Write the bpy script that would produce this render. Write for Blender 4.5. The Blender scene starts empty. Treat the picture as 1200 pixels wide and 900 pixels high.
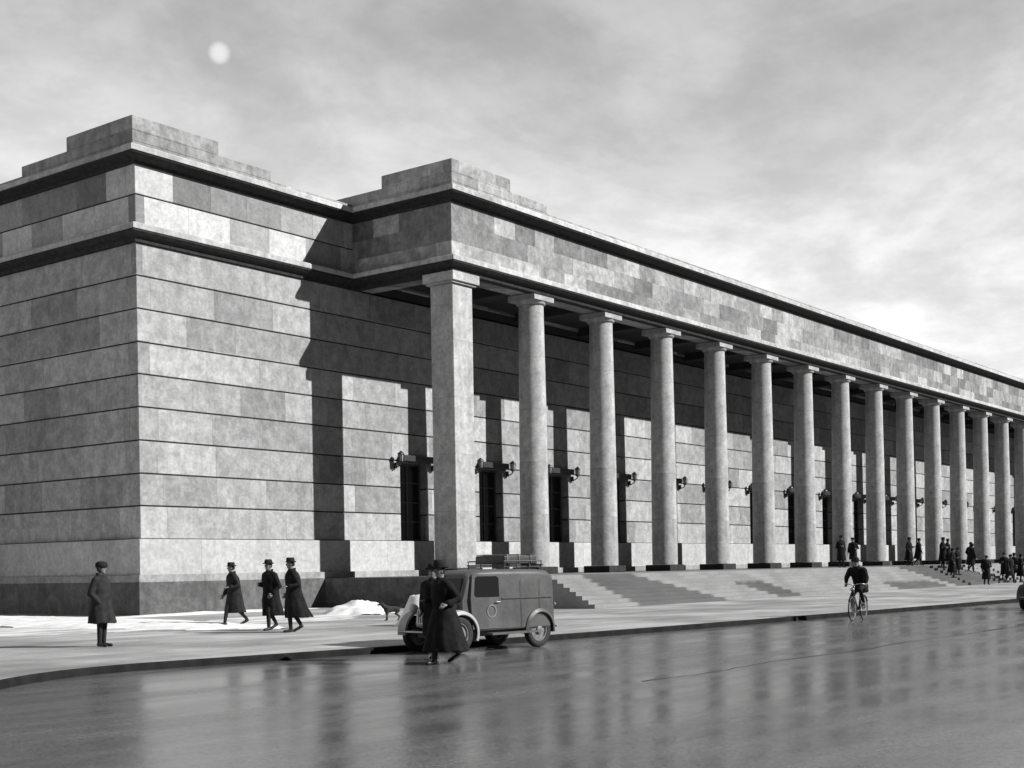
import bpy, bmesh, math, random
from mathutils import Vector, Matrix, noise
R = math.radians
scn = bpy.context.scene
COL = scn.collection
random.seed(7)

# ------------------------------------------------------------------ camera
YAW, ROLL = 0.923432713, 0.0167333314
cam_d = bpy.data.cameras.new('camera')
cam = bpy.data.objects.new('camera', cam_d)
COL.objects.link(cam)
scn.camera = cam
cam_d.sensor_width = 36
cam_d.lens = 1554.27 / 1200 * 36
cam_d.shift_y = 214.69 / 1200
cam_d.clip_start = 0.1
cam_d.clip_end = 6000
F = Vector((math.sin(YAW), math.cos(YAW), 0))
R0 = Vector((math.cos(YAW), -math.sin(YAW), 0))
Z = Vector((0, 0, 1))
c_, s_ = math.cos(ROLL), math.sin(ROLL)
rgt = c_ * R0 - s_ * Z
upv = s_ * R0 + c_ * Z
M = Matrix((rgt, upv, -F)).transposed().to_4x4()
M.translation = Vector((-30.832, -40.478, 1.55))
cam.matrix_world = M

# ------------------------------------------------------------------ world + sun
SUN_STR, SKY_STR, EXPO = 5.0, 0.10, 0.38
to_sun = Vector((0.474, -1.0, 0.665)).normalized()
w = bpy.data.worlds.new('World'); scn.world = w; w.use_nodes = True
nt = w.node_tree; nt.nodes.clear()
def N(t, **k):
    n = nt.nodes.new(t)
    for a, b in k.items(): setattr(n, a, b)
    return n
def L(a, b): nt.links.new(a, b)
def mth(op, a, b=None, clamp=False):
    n = N('ShaderNodeMath', operation=op, use_clamp=clamp)
    for i, v in enumerate((a, b)):
        if v is None: continue
        if isinstance(v, (int, float)): n.inputs[i].default_value = v
        else: L(v, n.inputs[i])
    return n.outputs[0]
def mixf(f, a, b):
    n = N('ShaderNodeMix', data_type='FLOAT')
    for i, v in ((0, f), (2, a), (3, b)):
        if isinstance(v, (int, float)): n.inputs[i].default_value = v
        else: L(v, n.inputs[i])
    return n.outputs[0]
def ramp(x, a, b, lo=0.0, hi=1.0):
    n = N('ShaderNodeMapRange', interpolation_type='SMOOTHSTEP')
    L(x, n.inputs[0])
    for i, v in enumerate((a, b, lo, hi)): n.inputs[i + 1].default_value = v
    return n.outputs[0]
sky = N('ShaderNodeTexSky', sky_type='NISHITA', sun_disc=False)
sky.sun_elevation = math.asin(to_sun.z)
sky.sun_rotation = math.atan2(to_sun.x, to_sun.y)
sky.air_density = 1.0; sky.dust_density = 1.5
bw = N('ShaderNodeRGBToBW'); L(sky.outputs[0], bw.inputs[0])
tc = N('ShaderNodeTexCoord')
sep = N('ShaderNodeSeparateXYZ'); L(tc.outputs['Generated'], sep.inputs[0])
zz = mth('ADD', mth('MAXIMUM', sep.outputs[2], 0.0), 0.22)
cx_ = mth('DIVIDE', sep.outputs[0], zz); cy_ = mth('DIVIDE', sep.outputs[1], zz)
cmb = N('ShaderNodeCombineXYZ'); L(cx_, cmb.inputs[0]); L(cy_, cmb.inputs[1])
n1 = N('ShaderNodeTexNoise'); n1.inputs['Scale'].default_value = 1.9; n1.inputs['Detail'].default_value = 6
n1.inputs['Roughness'].default_value = 0.56; n1.inputs['Distortion'].default_value = 0.9
L(cmb.outputs[0], n1.inputs['Vector'])
cl = ramp(n1.outputs[0], 0.40, 0.62)
n2 = N('ShaderNodeTexNoise'); n2.inputs['Scale'].default_value = 7.0; n2.inputs['Roughness'].default_value = 0.62; n2.inputs['Detail'].default_value = 5
L(cmb.outputs[0], n2.inputs['Vector'])
hz = ramp(sep.outputs[2], 0.08, 0.48)            # 0 near horizon .. 1 up high
# cloud brightness in the units of the physical sky
cloudlum = mixf(hz, 9.8, 4.0)
skyl = mth('MULTIPLY', bw.outputs[0], 1.0)
base = mixf(hz, 7.9, 3.1)
lum = mixf(cl, base, cloudlum)
lum = mth('MULTIPLY', lum, ramp(n2.outputs[0], 0.3, 0.7, 0.88, 1.10))
lum = mixf(0.2, lum, skyl)
# unseen southern sky dimmed by direction to deepen the portico shade
dv = N('ShaderNodeVectorMath', operation='DOT_PRODUCT'); L(tc.outputs['Generated'], dv.inputs[0]); dv.inputs[1].default_value = (0.05, 0.97, 0.20)
lum = mth('MULTIPLY', lum, ramp(dv.outputs['Value'], -0.45, 0.42, 0.12, 1.0))
# one brighter break in the cloud, upper left of the view
gv = N('ShaderNodeVectorMath', operation='DOT_PRODUCT'); L(tc.outputs['Generated'], gv.inputs[0])
gd = (F * 1554.27 + rgt * (257 - 600) + upv * (450 + 214.69 - 62)).normalized() if False else (F + rgt * ((257 - 600) / 1554.27) + upv * ((450 + 214.69 - 62) / 1554.27)).normalized()
gv.inputs[1].default_value = gd
lum = mth('ADD', lum, mth('MULTIPLY', ramp(gv.outputs['Value'], 0.999962, 1.0), 2.8))
lum = mth('ADD', lum, mth('MULTIPLY', ramp(gv.outputs['Value'], 0.985, 1.0), 0.15))
bg = N('ShaderNodeBackground'); bg.inputs[1].default_value = SKY_STR
cc = N('ShaderNodeCombineColor')
for i in range(3): L(lum, cc.inputs[i])
L(cc.outputs[0], bg.inputs[0])
wo = N('ShaderNodeOutputWorld'); L(bg.outputs[0], wo.inputs[0])

sd = bpy.data.lights.new('sun', 'SUN'); sd.energy = SUN_STR; sd.angle = R(0.5); sd.color = (1.0, 0.995, 0.99)
sun = bpy.data.objects.new('sun', sd); COL.objects.link(sun)
sun.rotation_euler = to_sun.to_track_quat('Z', 'Y').to_euler(); sun.location = (20, -60, 60)
vs = scn.view_settings
vs.view_transform = 'Standard'; vs.look = 'None'; vs.gamma = 1; vs.use_curve_mapping = False; vs.exposure = EXPO
scn.cycles.max_bounces = 6; scn.cycles.diffuse_bounces = 1; scn.cycles.caustics_reflective = False

# ------------------------------------------------------------------ materials
def newmat(name):
    global nt
    m = bpy.data.materials.new(name); m.use_nodes = True
    nt = m.node_tree
    p = nt.nodes['Principled BSDF']
    return m, p
def grey(p, v):
    n = N('ShaderNodeCombineColor')
    for i in range(3): L(v, n.inputs[i])
    L(n.outputs[0], p.inputs['Base Color'])
def objco(scale=(1, 1, 1)):
    t = N('ShaderNodeTexCoord'); mp = N('ShaderNodeMapping')
    mp.inputs['Scale'].default_value = scale
    L(t.outputs['Object'], mp.inputs[0]); return mp.outputs[0]
def nz(vec, sc, det=4, rough=0.55):
    n = N('ShaderNodeTexNoise'); L(vec, n.inputs['Vector'])
    n.inputs['Scale'].default_value = sc; n.inputs['Detail'].default_value = det; n.inputs['Roughness'].default_value = rough
    return n.outputs[0]
def bump(p, h, s=0.3, d=0.02):
    b = N('ShaderNodeBump'); b.inputs['Strength'].default_value = s; b.inputs['Distance'].default_value = d
    L(h, b.inputs['Height']); L(b.outputs[0], p.inputs['Normal'])
def stone(name, lo, hi, row_h, z0, wdt, contrast=1.0, joint=0.8, mott=0.25, rough=0.85, streak=0.12, hj=0):
    m, p = newmat(name)
    t = N('ShaderNodeTexCoord'); sp = N('ShaderNodeSeparateXYZ'); L(t.outputs['Object'], sp.inputs[0])
    u = mth('ADD', sp.outputs[0], sp.outputs[1])
    row = mth('FLOOR', mth('DIVIDE', mth('SUBTRACT', sp.outputs[2], z0), row_h))
    wr = N('ShaderNodeTexWhiteNoise', noise_dimensions='1D'); L(mth('ADD', row, 3.3), wr.inputs['W'])
    wv = mth('ADD', mth('MULTIPLY', wr.outputs['Value'], 0.35 * wdt), wdt)
    uu = mth('ADD', mth('DIVIDE', u, wv), mth('MULTIPLY', wr.outputs['Value'], 7.31))
    col = mth('FLOOR', uu); fr = mth('FRACT', uu)
    cb = N('ShaderNodeCombineXYZ'); L(col, cb.inputs[0]); L(row, cb.inputs[1])
    wn = N('ShaderNodeTexWhiteNoise', noise_dimensions='2D'); L(cb.outputs[0], wn.inputs['Vector'])
    tone = mth('POWER', wn.outputs['Value'], contrast)
    v = mixf(tone, lo, hi)
    oc = objco()
    mt = nz(oc, 1.3, 8, 0.72); mt2 = nz(oc, 7.0, 5, 0.7); mt3 = nz(objco((1, 1, 0.12)), 3.0, 4, 0.6)
    # each slab has its own veining: offset the noise per slab
    off = N('ShaderNodeVectorMath', operation='MULTIPLY_ADD'); L(wn.outputs['Color'], off.inputs[0]); off.inputs[1].default_value = (40, 40, 40); L(oc, off.inputs[2])
    mt4 = nz(off.outputs[0], 2.2, 6, 0.65)
    v = mth('MULTIPLY', v, ramp(mt, 0.3, 0.7, 1 - mott * .6, 1 + mott * .6))
    v = mth('MULTIPLY', v, ramp(mt4, 0.3, 0.7, 1 - mott, 1 + mott))
    v = mth('MULTIPLY', v, ramp(mt2, 0.3, 0.7, 0.84, 1.16))
    v = mth('MULTIPLY', v, ramp(mt3, 0.3, 0.7, 1 - streak, 1 + streak))
    # thin vertical joint
    e = mth('MULTIPLY', mth('MINIMUM', fr, mth('SUBTRACT', 1.0, fr)), wv)
    v = mth('MULTIPLY', v, ramp(e, 0.004, 0.026, joint - .12, 1.0))
    sm = nz(objco((1, 1, .35)), 0.55, 6, 0.68)                  # weather stains
    v = mth('MULTIPLY', v, ramp(sm, 0.52, 0.72, 1.0, 0.82))
    if hj:
        fz = mth('FRACT', mth('DIVIDE', mth('SUBTRACT', sp.outputs[2], z0), row_h))
        ez = mth('MULTIPLY', mth('MINIMUM', fz, mth('SUBTRACT', 1.0, fz)), row_h)
        v = mth('MULTIPLY', v, ramp(ez, 0.006, 0.022, hj, 1.0))
    grey(p, v); p.inputs['Roughness'].default_value = rough
    p.inputs['Specular IOR Level'].default_value = 0.25
    bump(p, mt2, 0.25, 0.02)
    return m
def plain(name, v, rough=0.6, var=0.15, sc=3.0, metal=0.0, bm_=0.1, spec=0.4):
    m, p = newmat(name)
    a = nz(objco(), sc, 5)
    grey(p, ramp(a, 0.3, 0.7, v * (1 - var), v * (1 + var)))
    p.inputs['Roughness'].default_value = rough; p.inputs['Metallic'].default_value = metal
    p.inputs['Specular IOR Level'].default_value = spec
    if bm_: bump(p, nz(objco(), sc * 6, 3), bm_, 0.01)
    return m
MAT = {}
MAT['wall'] = stone('limestone_courses', 0.22, 0.38, 1.228, 2.82 - 1.228 * 4, 2.3, 1.0, 0.88, 0.20, streak=.05)
MAT['frieze'] = stone('limestone_frieze', 0.15, 0.58, 1.24, 15.59 - 12.4, 1.75, 1.5, 0.85, 0.12, streak=.05)
MAT['porch_frieze'] = stone('limestone_entablature', 0.16, 0.40, 0.80, 14.30, 1.35, 1.3, 0.92, 0.24, streak=0.1, hj=.86)
MAT['base'] = stone('limestone_base', 0.38, 0.47, 1.33, 1.49, 2.6, 1.0, 0.92, 0.08, streak=.04)
MAT['trim'] = stone('limestone_trim', 0.36, 0.48, 40, -1, 2.2, 1.0, 0.85, 0.15)
MAT['parapet'] = stone('limestone_parapet', 0.22, 0.36, 0.57, 17.3, 1.9, 1.0, 0.85, 0.22)
MAT['column'] = stone('limestone_column', 0.33, 0.40, 2.37, 1.55, 50, 1.0, 1.0, 0.16, streak=0.12, hj=.80)
MAT['plinth'] = stone('dark_granite', 0.09, 0.14, 1.22, 0, 2.4, 1.0, 0.8, 0.28, 0.7)
MAT['band'] = stone('granite_band', 0.26, 0.34, 40, -1, 2.4, 1.0, 0.8, 0.15, 0.75)
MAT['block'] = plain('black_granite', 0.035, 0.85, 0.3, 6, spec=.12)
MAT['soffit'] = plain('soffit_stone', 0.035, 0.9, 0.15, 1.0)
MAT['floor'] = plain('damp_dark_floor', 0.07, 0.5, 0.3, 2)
MAT['roof'] = plain('roofing', 0.12, 0.9)
MAT['dark'] = plain('bronze_dark', 0.03, 0.45, 0.3, 8)
MAT['frame'] = plain('window_frame', 0.07, 0.5, 0.2, 5)
MAT['lamp'] = plain('lantern_glass', 0.35, 0.35, 0.05, 5)
MAT['coat'] = plain('black_wool', 0.012, 0.95, 0.3, 9, bm_=0.3, spec=0.15)
MAT['coat2'] = plain('charcoal_wool', 0.018, 0.95, 0.3, 9, bm_=0.3, spec=0.15)
MAT['coat3'] = plain('loden_wool', 0.026, 0.95, 0.25, 9, bm_=0.3, spec=0.15)
MAT['trouser'] = plain('trouser_cloth', 0.022, 0.95, 0.2, 12, bm_=0.2, spec=0.15)
MAT['skin'] = plain('skin', 0.19, 0.6, 0.1, 12)
MAT['eye'] = plain('eye', 0.02, 0.3, 0, 5, bm_=0)
MAT['hat'] = plain('felt', 0.02, 0.95, 0.2, 12, spec=0.1)
MAT['leather'] = plain('shoe_leather', 0.02, 0.4, 0.2, 12)
MAT['fur'] = plain('dark_fur', 0.03, 0.95, 0.4, 20, bm_=0.6)
MAT['tyre'] = plain('rubber', 0.022, 0.8, 0.2, 12)
MAT['emblem'] = plain('emblem_paint', 0.15, 0.6, 0.3, 9)
MAT['steel'] = plain('dull_steel', 0.35, 0.4, 0.2, 6, metal=0.8)
MAT['rim'] = plain('painted_rim', 0.20, 0.55, 0.4, 8)
MAT['chain'] = plain('enamel_black', 0.02, 0.35, 0.2, 8)

def van_paint(name, v, dirt):
    m, p = newmat(name)
    oc = objco(); t = N('ShaderNodeTexCoord'); sp = N('ShaderNodeSeparateXYZ'); L(t.outputs['Object'], sp.inputs[0])
    a = nz(oc, 2.5, 6); b = nz(oc, 14, 4)
    d = mth('MULTIPLY', ramp(sp.outputs[2], 0.95, 0.35), ramp(a, 0.35, 0.65))
    vv = mixf(d, ramp(b, 0.3, 0.7, v * .9, v * 1.1), dirt)
    grey(p, vv)
    L(mixf(d, ramp(a, 0.3, 0.7, 0.32, 0.5), 0.85), p.inputs['Roughness'])
    p.inputs['Specular IOR Level'].default_value = 0.45
    bump(p, a, 0.12, 0.02)
    return m
MAT['van'] = van_paint('van_paint', 0.075, 0.09)
MAT['van2'] = van_paint('van_paint_pale', 0.36, 0.28)
m, p = newmat('window_glass'); p.inputs['Base Color'].default_value = (.012, .012, .012, 1); p.inputs['Roughness'].default_value = 0.12
p.inputs['Specular IOR Level'].default_value = 0.4; MAT['glass'] = m
m, p = newmat('van_glass'); p.inputs['Base Color'].default_value = (.01, .01, .01, 1); p.inputs['Roughness'].default_value = 0.25
p.inputs['Specular IOR Level'].default_value = 0.25; MAT['vglass'] = m

# wet road
m, p = newmat('wet_asphalt')
oc = objco(); big = nz(objco((0.5, 1, 1)), 0.35, 4); fine = nz(oc, 26, 4, 0.7); mid = nz(objco((0.35, 1, 1)), 1.6, 5)
grey(p, mth('MULTIPLY', ramp(mid, 0.3, 0.7, 0.08, 0.12), ramp(fine, 0.3, 0.7, 0.5, 1.6)))
wet = mixf(0.4, big, mid)
trk = nz(objco((0.03, 1, 1)), 1.1, 3)
wet = mixf(0.35, wet, trk)
L(ramp(wet, 0.40, 0.60, 0.16, 0.28), p.inputs['Roughness'])
hh = mth('ADD', mth('MULTIPLY', fine, 0.25), mth('MULTIPLY', nz(objco((0.5, 1, 1)), 7, 3), 1.0))
bump(p, hh, 0.2, 0.012); p.inputs['Specular IOR Level'].default_value = 0.5
MAT['road'] = m
m, p = newmat('damp_pavement')
oc = objco(); a = nz(oc, 0.25, 5); b = nz(objco((0.25, 1, 1)), 1.1, 6); c = nz(oc, 14, 4)
v = mth('MULTIPLY', ramp(b, 0.3, 0.7, 0.29, 0.42), ramp(c, 0.2, 0.8, 0.88, 1.12))
v = mth('MULTIPLY', v, ramp(a, 0.35, 0.65, 0.72, 1.25))
br = N('ShaderNodeTexBrick'); L(oc, br.inputs['Vector']); br.inputs['Scale'].default_value = 1.0; br.inputs['Brick Width'].default_value = 1.2; br.inputs['Row Height'].default_value = 0.8
br.inputs['Mortar Size'].default_value = 0.018; br.inputs['Mortar Smooth'].default_value = 0.4
br.inputs['Color1'].default_value = (1, 1, 1, 1); br.inputs['Color2'].default_value = (.86, .86, .86, 1); br.inputs['Mortar'].default_value = (.6, .6, .6, 1)
v = mth('MULTIPLY', v, br.outputs['Color'])
grey(p, v); L(ramp(b, 0.3, 0.7, 0.5, 0.8), p.inputs['Roughness']); bump(p, c, 0.2, 0.01)
MAT['pave'] = m
MAT['kerb'] = plain('granite_kerb', 0.016, 0.9, 0.35, 2.5, spec=.1)
MAT['seam'] = plain('tar_seam', 0.012, 0.5, 0.3, 5)
MAT['ground'] = plain('frozen_ground', 0.09, 0.95, 0.3, 0.4)
# steps with slanting cast shadows painted into colour and roughness
m, p = newmat('granite_steps')
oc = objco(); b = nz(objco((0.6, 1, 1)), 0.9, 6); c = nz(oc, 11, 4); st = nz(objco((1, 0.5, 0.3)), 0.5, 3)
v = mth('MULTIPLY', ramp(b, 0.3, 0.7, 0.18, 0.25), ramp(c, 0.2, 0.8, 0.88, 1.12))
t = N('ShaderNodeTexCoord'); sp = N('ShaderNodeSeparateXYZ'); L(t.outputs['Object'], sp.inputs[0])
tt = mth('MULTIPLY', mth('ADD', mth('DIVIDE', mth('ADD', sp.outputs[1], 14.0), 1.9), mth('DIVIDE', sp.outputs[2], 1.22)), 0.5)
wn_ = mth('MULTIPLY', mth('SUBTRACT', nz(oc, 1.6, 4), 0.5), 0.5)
shadm = None
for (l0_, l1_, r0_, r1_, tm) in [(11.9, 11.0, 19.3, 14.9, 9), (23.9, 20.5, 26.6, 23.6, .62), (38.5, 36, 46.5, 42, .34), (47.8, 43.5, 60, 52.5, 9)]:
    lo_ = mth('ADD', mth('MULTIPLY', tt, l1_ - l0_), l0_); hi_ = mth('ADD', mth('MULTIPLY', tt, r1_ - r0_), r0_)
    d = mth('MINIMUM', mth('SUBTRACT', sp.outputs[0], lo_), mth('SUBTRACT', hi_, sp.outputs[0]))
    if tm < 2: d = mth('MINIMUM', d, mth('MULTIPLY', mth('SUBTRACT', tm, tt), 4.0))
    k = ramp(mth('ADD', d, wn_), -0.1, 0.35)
    shadm = k if shadm is None else mth('MAXIMUM', shadm, k)
v = mth('MULTIPLY', v, mixf(shadm, 1.0, 0.42))  # painted shadow wedges darken the stone
grey(p, v); L(mixf(shadm, 0.75, 0.45), p.inputs['Roughness']); bump(p, c, 0.2, 0.01)
MAT['steps'] = m
m, p = newmat('snow')
oc = objco(); a = nz(oc, 2.2, 6); b = nz(oc, 18, 4)
grey(p, ramp(a, 0.25, 0.7, 0.62, 0.86)); p.inputs['Roughness'].default_value = 0.8
bump(p, b, 0.5, 0.02); MAT['snow'] = m
m, p = newmat('trodden_snow')
oc = objco(); a = nz(objco((0.3, 1, 1)), 1.6, 7, 0.65); b = nz(oc, 16, 4)
grey(p, ramp(a, 0.38, 0.60, 0.34, 0.72)); p.inputs['Roughness'].default_value = 0.75
bump(p, b, 0.4, 0.02); MAT['slush'] = m

# ------------------------------------------------------------------ mesh helpers
def finish(name, bm, mat, parent=None, smooth=False, angle=None):
    me = bpy.data.meshes.new(name)
    bmesh.ops.recalc_face_normals(bm, faces=bm.faces)
    bm.to_mesh(me); bm.free()
    mats = mat if isinstance(mat, (list, tuple)) else [mat]
    for q in mats: me.materials.append(MAT[q] if isinstance(q, str) else q)
    if smooth:
        for f in me.polygons: f.use_smooth = True
        if angle: 
            try: me.set_sharp_from_angle(angle=R(angle))
            except Exception: pass
    o = bpy.data.objects.new(name, me); COL.objects.link(o)
    if parent: o.parent = parent
    return o
def box(bm, x0, x1, y0, y1, z0, z1, mi=0):
    vs_ = [bm.verts.new((x, y, z)) for z in (z0, z1) for y in (y0, y1) for x in (x0, x1)]
    fs = [(0, 2, 3, 1), (4, 5, 7, 6), (0, 1, 5, 4), (2, 6, 7, 3), (0, 4, 6, 2), (1, 3, 7, 5)]
    for f in fs:
        fc = bm.faces.new([vs_[i] for i in f]); fc.material_index = mi
    return vs_
def bevel_all(bm, w_, seg=1):
    bmesh.ops.bevel(bm, geom=list(bm.edges), offset=w_, segments=seg, profile=0.5, affect='EDGES')
def lathe(bm, prof, seg=24, org=(0, 0, 0), axis='Z', cap=True, mi=0):
    o = Vector(org)
    rings = []
    for (r, z) in prof:
        ring = []
        for k in range(seg):
            a = 2 * math.pi * k / seg
            v = Vector((r * math.cos(a), r * math.sin(a), z))
            if axis == 'Y': v = Vector((v.x, v.z, v.y))
            if axis == 'X': v = Vector((v.z, v.x, v.y))
            ring.append(bm.verts.new(o + v))
        rings.append(ring)
    for a, b in zip(rings, rings[1:]):
        for k in range(seg):
            f = bm.faces.new((a[k], a[(k + 1) % seg], b[(k + 1) % seg], b[k])); f.material_index = mi
    if cap:
        for rg in (rings[0], rings[-1]):
            f = bm.faces.new(rg); f.material_index = mi
def tube(bm, pts, rad, seg=8, mi=0):
    pts = [Vector(q) for q in pts]
    if isinstance(rad, (int, float)): rad = [rad] * len(pts)
    rings = []
    ref = None
    for i, q in enumerate(pts):
        d = (pts[min(i + 1, len(pts) - 1)] - pts[max(i - 1, 0)]).normalized()
        if ref is None: ref = d.orthogonal().normalized()
        a = (ref - d * ref.dot(d))
        a = a.normalized() if a.length > 1e-6 else d.orthogonal().normalized()
        ref = a; b = d.cross(a)
        rings.append([bm.verts.new(q + rad[i] * (math.cos(t_) * a + math.sin(t_) * b)) for t_ in [2 * math.pi * k / seg for k in range(seg)]])
    for a, b in zip(rings, rings[1:]):
        for k in range(seg):
            f = bm.faces.new((a[k], a[(k + 1) % seg], b[(k + 1) % seg], b[k])); f.material_index = mi
    for rg in (rings[0], rings[-1]):
        f = bm.faces.new(rg); f.material_index = mi
def ball(bm, c, r, sx=1, sy=1, sz=1, sub=2, mi=0):
    ret = bmesh.ops.create_icosphere(bm, subdivisions=sub, radius=1)
    for v in ret['verts']: v.co = Vector((v.co.x * r * sx, v.co.y * r * sy, v.co.z * r * sz)) + Vector(c)
    for f in {f for v in ret['verts'] for f in v.link_faces}: f.material_index = mi
def loft(bm, rings, cap=True, mi=0):
    rr = [[bm.verts.new(q) for q in ring] for ring in rings]
    n = len(rr[0])
    for a, b in zip(rr, rr[1:]):
        for k in range(n):
            f = bm.faces.new((a[k], a[(k + 1) % n], b[(k + 1) % n], b[k])); f.material_index = mi
    if cap:
        for rg in (rr[0], rr[-1]):
            f = bm.faces.new(rg); f.material_index = mi
def sweep(bm, path, prof, closed_prof=True):
    """profile [(out, z)] swept round a plan path; 'out' is to the right of travel."""
    pts = [Vector((a, b)) for a, b in path]
    nrm = []
    for i in range(len(pts)):
        ds = []
        if i > 0: ds.append((pts[i] - pts[i - 1]).normalized())
        if i < len(pts) - 1: ds.append((pts[i + 1] - pts[i]).normalized())
        rs = [Vector((d.y, -d.x)) for d in ds]
        if len(rs) == 1: nrm.append(rs[0])
        else:
            s = rs[0] + rs[1]; nrm.append(s / (s.dot(rs[0])))
    rings = [[(q.x + n.x * o, q.y + n.y * o, z) for (o, z) in prof] for q, n in zip(pts, nrm)]
    loft(bm, rings)
def bake(bm, voxel, smooth_it=3, fac=0.5):
    me = bpy.data.meshes.new('t'); bm.to_mesh(me); bm.free()
    o = bpy.data.objects.new('t', me); COL.objects.link(o)
    r_ = o.modifiers.new('r', 'REMESH'); r_.mode = 'VOXEL'; r_.voxel_size = voxel
    if smooth_it:
        s = o.modifiers.new('s', 'SMOOTH'); s.iterations = smooth_it; s.factor = fac
    dg = bpy.context.evaluated_depsgraph_get()
    me2 = bpy.data.meshes.new_from_object(o.evaluated_get(dg))
    bpy.data.objects.remove(o); bpy.data.meshes.remove(me)
    b2 = bmesh.new(); b2.from_mesh(me2); bpy.data.meshes.remove(me2)
    return b2
def empty(name, loc=(0, 0, 0), rz=0, label=None, cat=None, group=None):
    o = bpy.data.objects.new(name, None); COL.objects.link(o)
    o.location = loc; o.rotation_euler = (0, 0, rz); o.empty_display_size = 0.3
    if label: o['label'] = label
    if cat: o['category'] = cat
    if group: o['group'] = group
    return o
def copy_tree(o, parent=None):
    c = o.copy(); COL.objects.link(c)
    if parent: c.parent = parent
    for ch in list(o.children): copy_tree(ch, c)
    return c
def setting(o): o['kind'] = 'structure'; return o

# ------------------------------------------------------------------ ground, road, pavement
bm = bmesh.new(); S = 2500
bm.faces.new([bm.verts.new(q) for q in ((-S, -S, -.135), (S, -S, -.135), (S, S, -.135), (-S, S, -.135))])
setting(finish('ground', bm, 'ground'))
bm = bmesh.new()
bm.faces.new([bm.verts.new(q) for q in ((-300, -60, -.125), (600, -60, -.125), (600, -10, -.125), (-300, -10, -.125))])
setting(finish('road', bm, 'road'))
kerb_pts = [(600, -30.5), (200, -30.4), (100, -28.2), (50, -26.6), (21.2, -25.1), (8, -24.2), (-2, -23.5), (-6.2, -23.1), (-10.5, -22.55), (-13.5, -22.05),
            (-15.4, -21.7), (-16.9, -21.5), (-18.3, -21.75), (-19.7, -22.5), (-21.4, -24.0), (-24.4, -27.5), (-28, -32), (-36, -38), (-60, -42), (-300, -44)]
def smooth_path(pts, it=2):
    for _ in range(it):
        o = [pts[0]]
        for a, b in zip(pts, pts[1:]):
            o.append((a[0] * .75 + b[0] * .25, a[1] * .75 + b[1] * .25)); o.append((a[0] * .25 + b[0] * .75, a[1] * .25 + b[1] * .75))
        o.append(pts[-1]); pts = o
    return pts
kp = smooth_path(kerb_pts)
bm = bmesh.new()
top = [bm.verts.new((a, b, 0)) for a, b in kp] + [bm.verts.new((-300, 250, 0)), bm.verts.new((600, 250, 0))]
bm.faces.new(top)
setting(finish('pavement', bm, 'pave'))
bm = bmesh.new()
sweep(bm, kp[::-1], [(-.06, 0.005), (0.0, 0.005), (0.02, -0.02), (0.03, -0.13), (-.06, -0.13)])
setting(finish('kerb', bm, 'kerb'))
# tar seam along the road
bm = bmesh.new(); prev = None
x = -14.5
while x < 120:
    yy = -30.5 - 0.012 * (x + 10) + 0.18 * noise.noise(Vector((x * .35, 3, 0))) + .05 * noise.noise(Vector((x * 2.1, 9, 0)))
    wd = 0.012 + 0.09 * max(0, noise.noise(Vector((x * .5, 7, 1))))
    cur = (bm.verts.new((x, yy - wd, -.121)), bm.verts.new((x, yy + wd, -.121)))
    if prev: bm.faces.new((prev[0], cur[0], cur[1], prev[1]))
    prev = cur; x += 0.35
setting(finish('road_seam', bm, 'seam'))

# ------------------------------------------------------------------ the museum
XP = 12.12; SP = 5.778; NC = 21                      # pier centre, column spacing, bays
XR = XP + NC * SP + 0.65                             # right end of the portico
PX0 = 11.5; PY = -5.63; XE = XR + 11.5; YB = 45.0
B = empty('museum_building', (0, 0, 0), 0, 'long monumental limestone museum with a columned portico, stepped corner parapets and dark plinth', 'building')
LV = [2.82, 4.056, 5.256, 6.486, 7.722, 8.94, 10.127, 11.365, 12.585, 13.82]
WX = [15.3 + SP * i for i in range(NC)]              # window centres
WH = 0.93; WZ = 6.42
G = 0.028
def course_rows(bm, levels, xs_split, z_win):
    for a, b in zip(levels, levels[1:]):
        z0, z1 = a + G, b - G
        if b <= z_win + .1 and xs_split:
            x = 0.0
            for wx in xs_split:
                box(bm, x, wx - WH, 0, .55, z0, z1); x = wx + WH
            box(bm, x, XE, 0, .55, z0, z1)
        else: box(bm, 0, XE, 0, .55, z0, z1)
        box(bm, 0, .55, .55, YB, z0, z1)
bm = bmesh.new()
course_rows(bm, LV[:4], WX, 6.5)
course_rows(bm, LV[3:], None, 0)
bevel_all(bm, 0.012)
wall = finish('wall', bm, 'wall', B)
bm = bmesh.new()                                    # recessed joints behind the courses
x = .05
for wx in WX: box(bm, x, wx - WH - .003, .05, .5, 2.83, 6.486); x = wx + WH + .003
box(bm, x, XE, .05, .5, 2.83, 6.486)
box(bm, .05, XE, .05, .5, 6.489, 13.8); box(bm, .05, .5, .503, YB, 2.83, 13.8)
finish('wall_joint', bm, 'soffit', B)
for wx in WX:
    bm = bmesh.new(); box(bm, wx - WH, wx + WH, 0.004, .55, WZ, 6.458); finish('window_lintel', bm, 'wall', B)
P0 = [(0, YB), (0, 0), (XE, 0)]
bm = bmesh.new(); sweep(bm, P0, [(-.5, 1.49), (.22, 1.49), (.22, 2.80), (.20, 2.82), (-.5, 2.82)]); finish('base_course', bm, 'base', B)
bm = bmesh.new(); sweep(bm, P0, [(-.5, 1.223), (.40, 1.223), (.40, 1.47), (.38, 1.487), (-.5, 1.487)]); finish('plinth_band', bm, 'band', B)
bm = bmesh.new(); sweep(bm, P0, [(-.5, -.2), (.42, -.2), (.42, 1.22), (-.5, 1.22)]); finish('plinth', bm, 'plinth', B)
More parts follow.
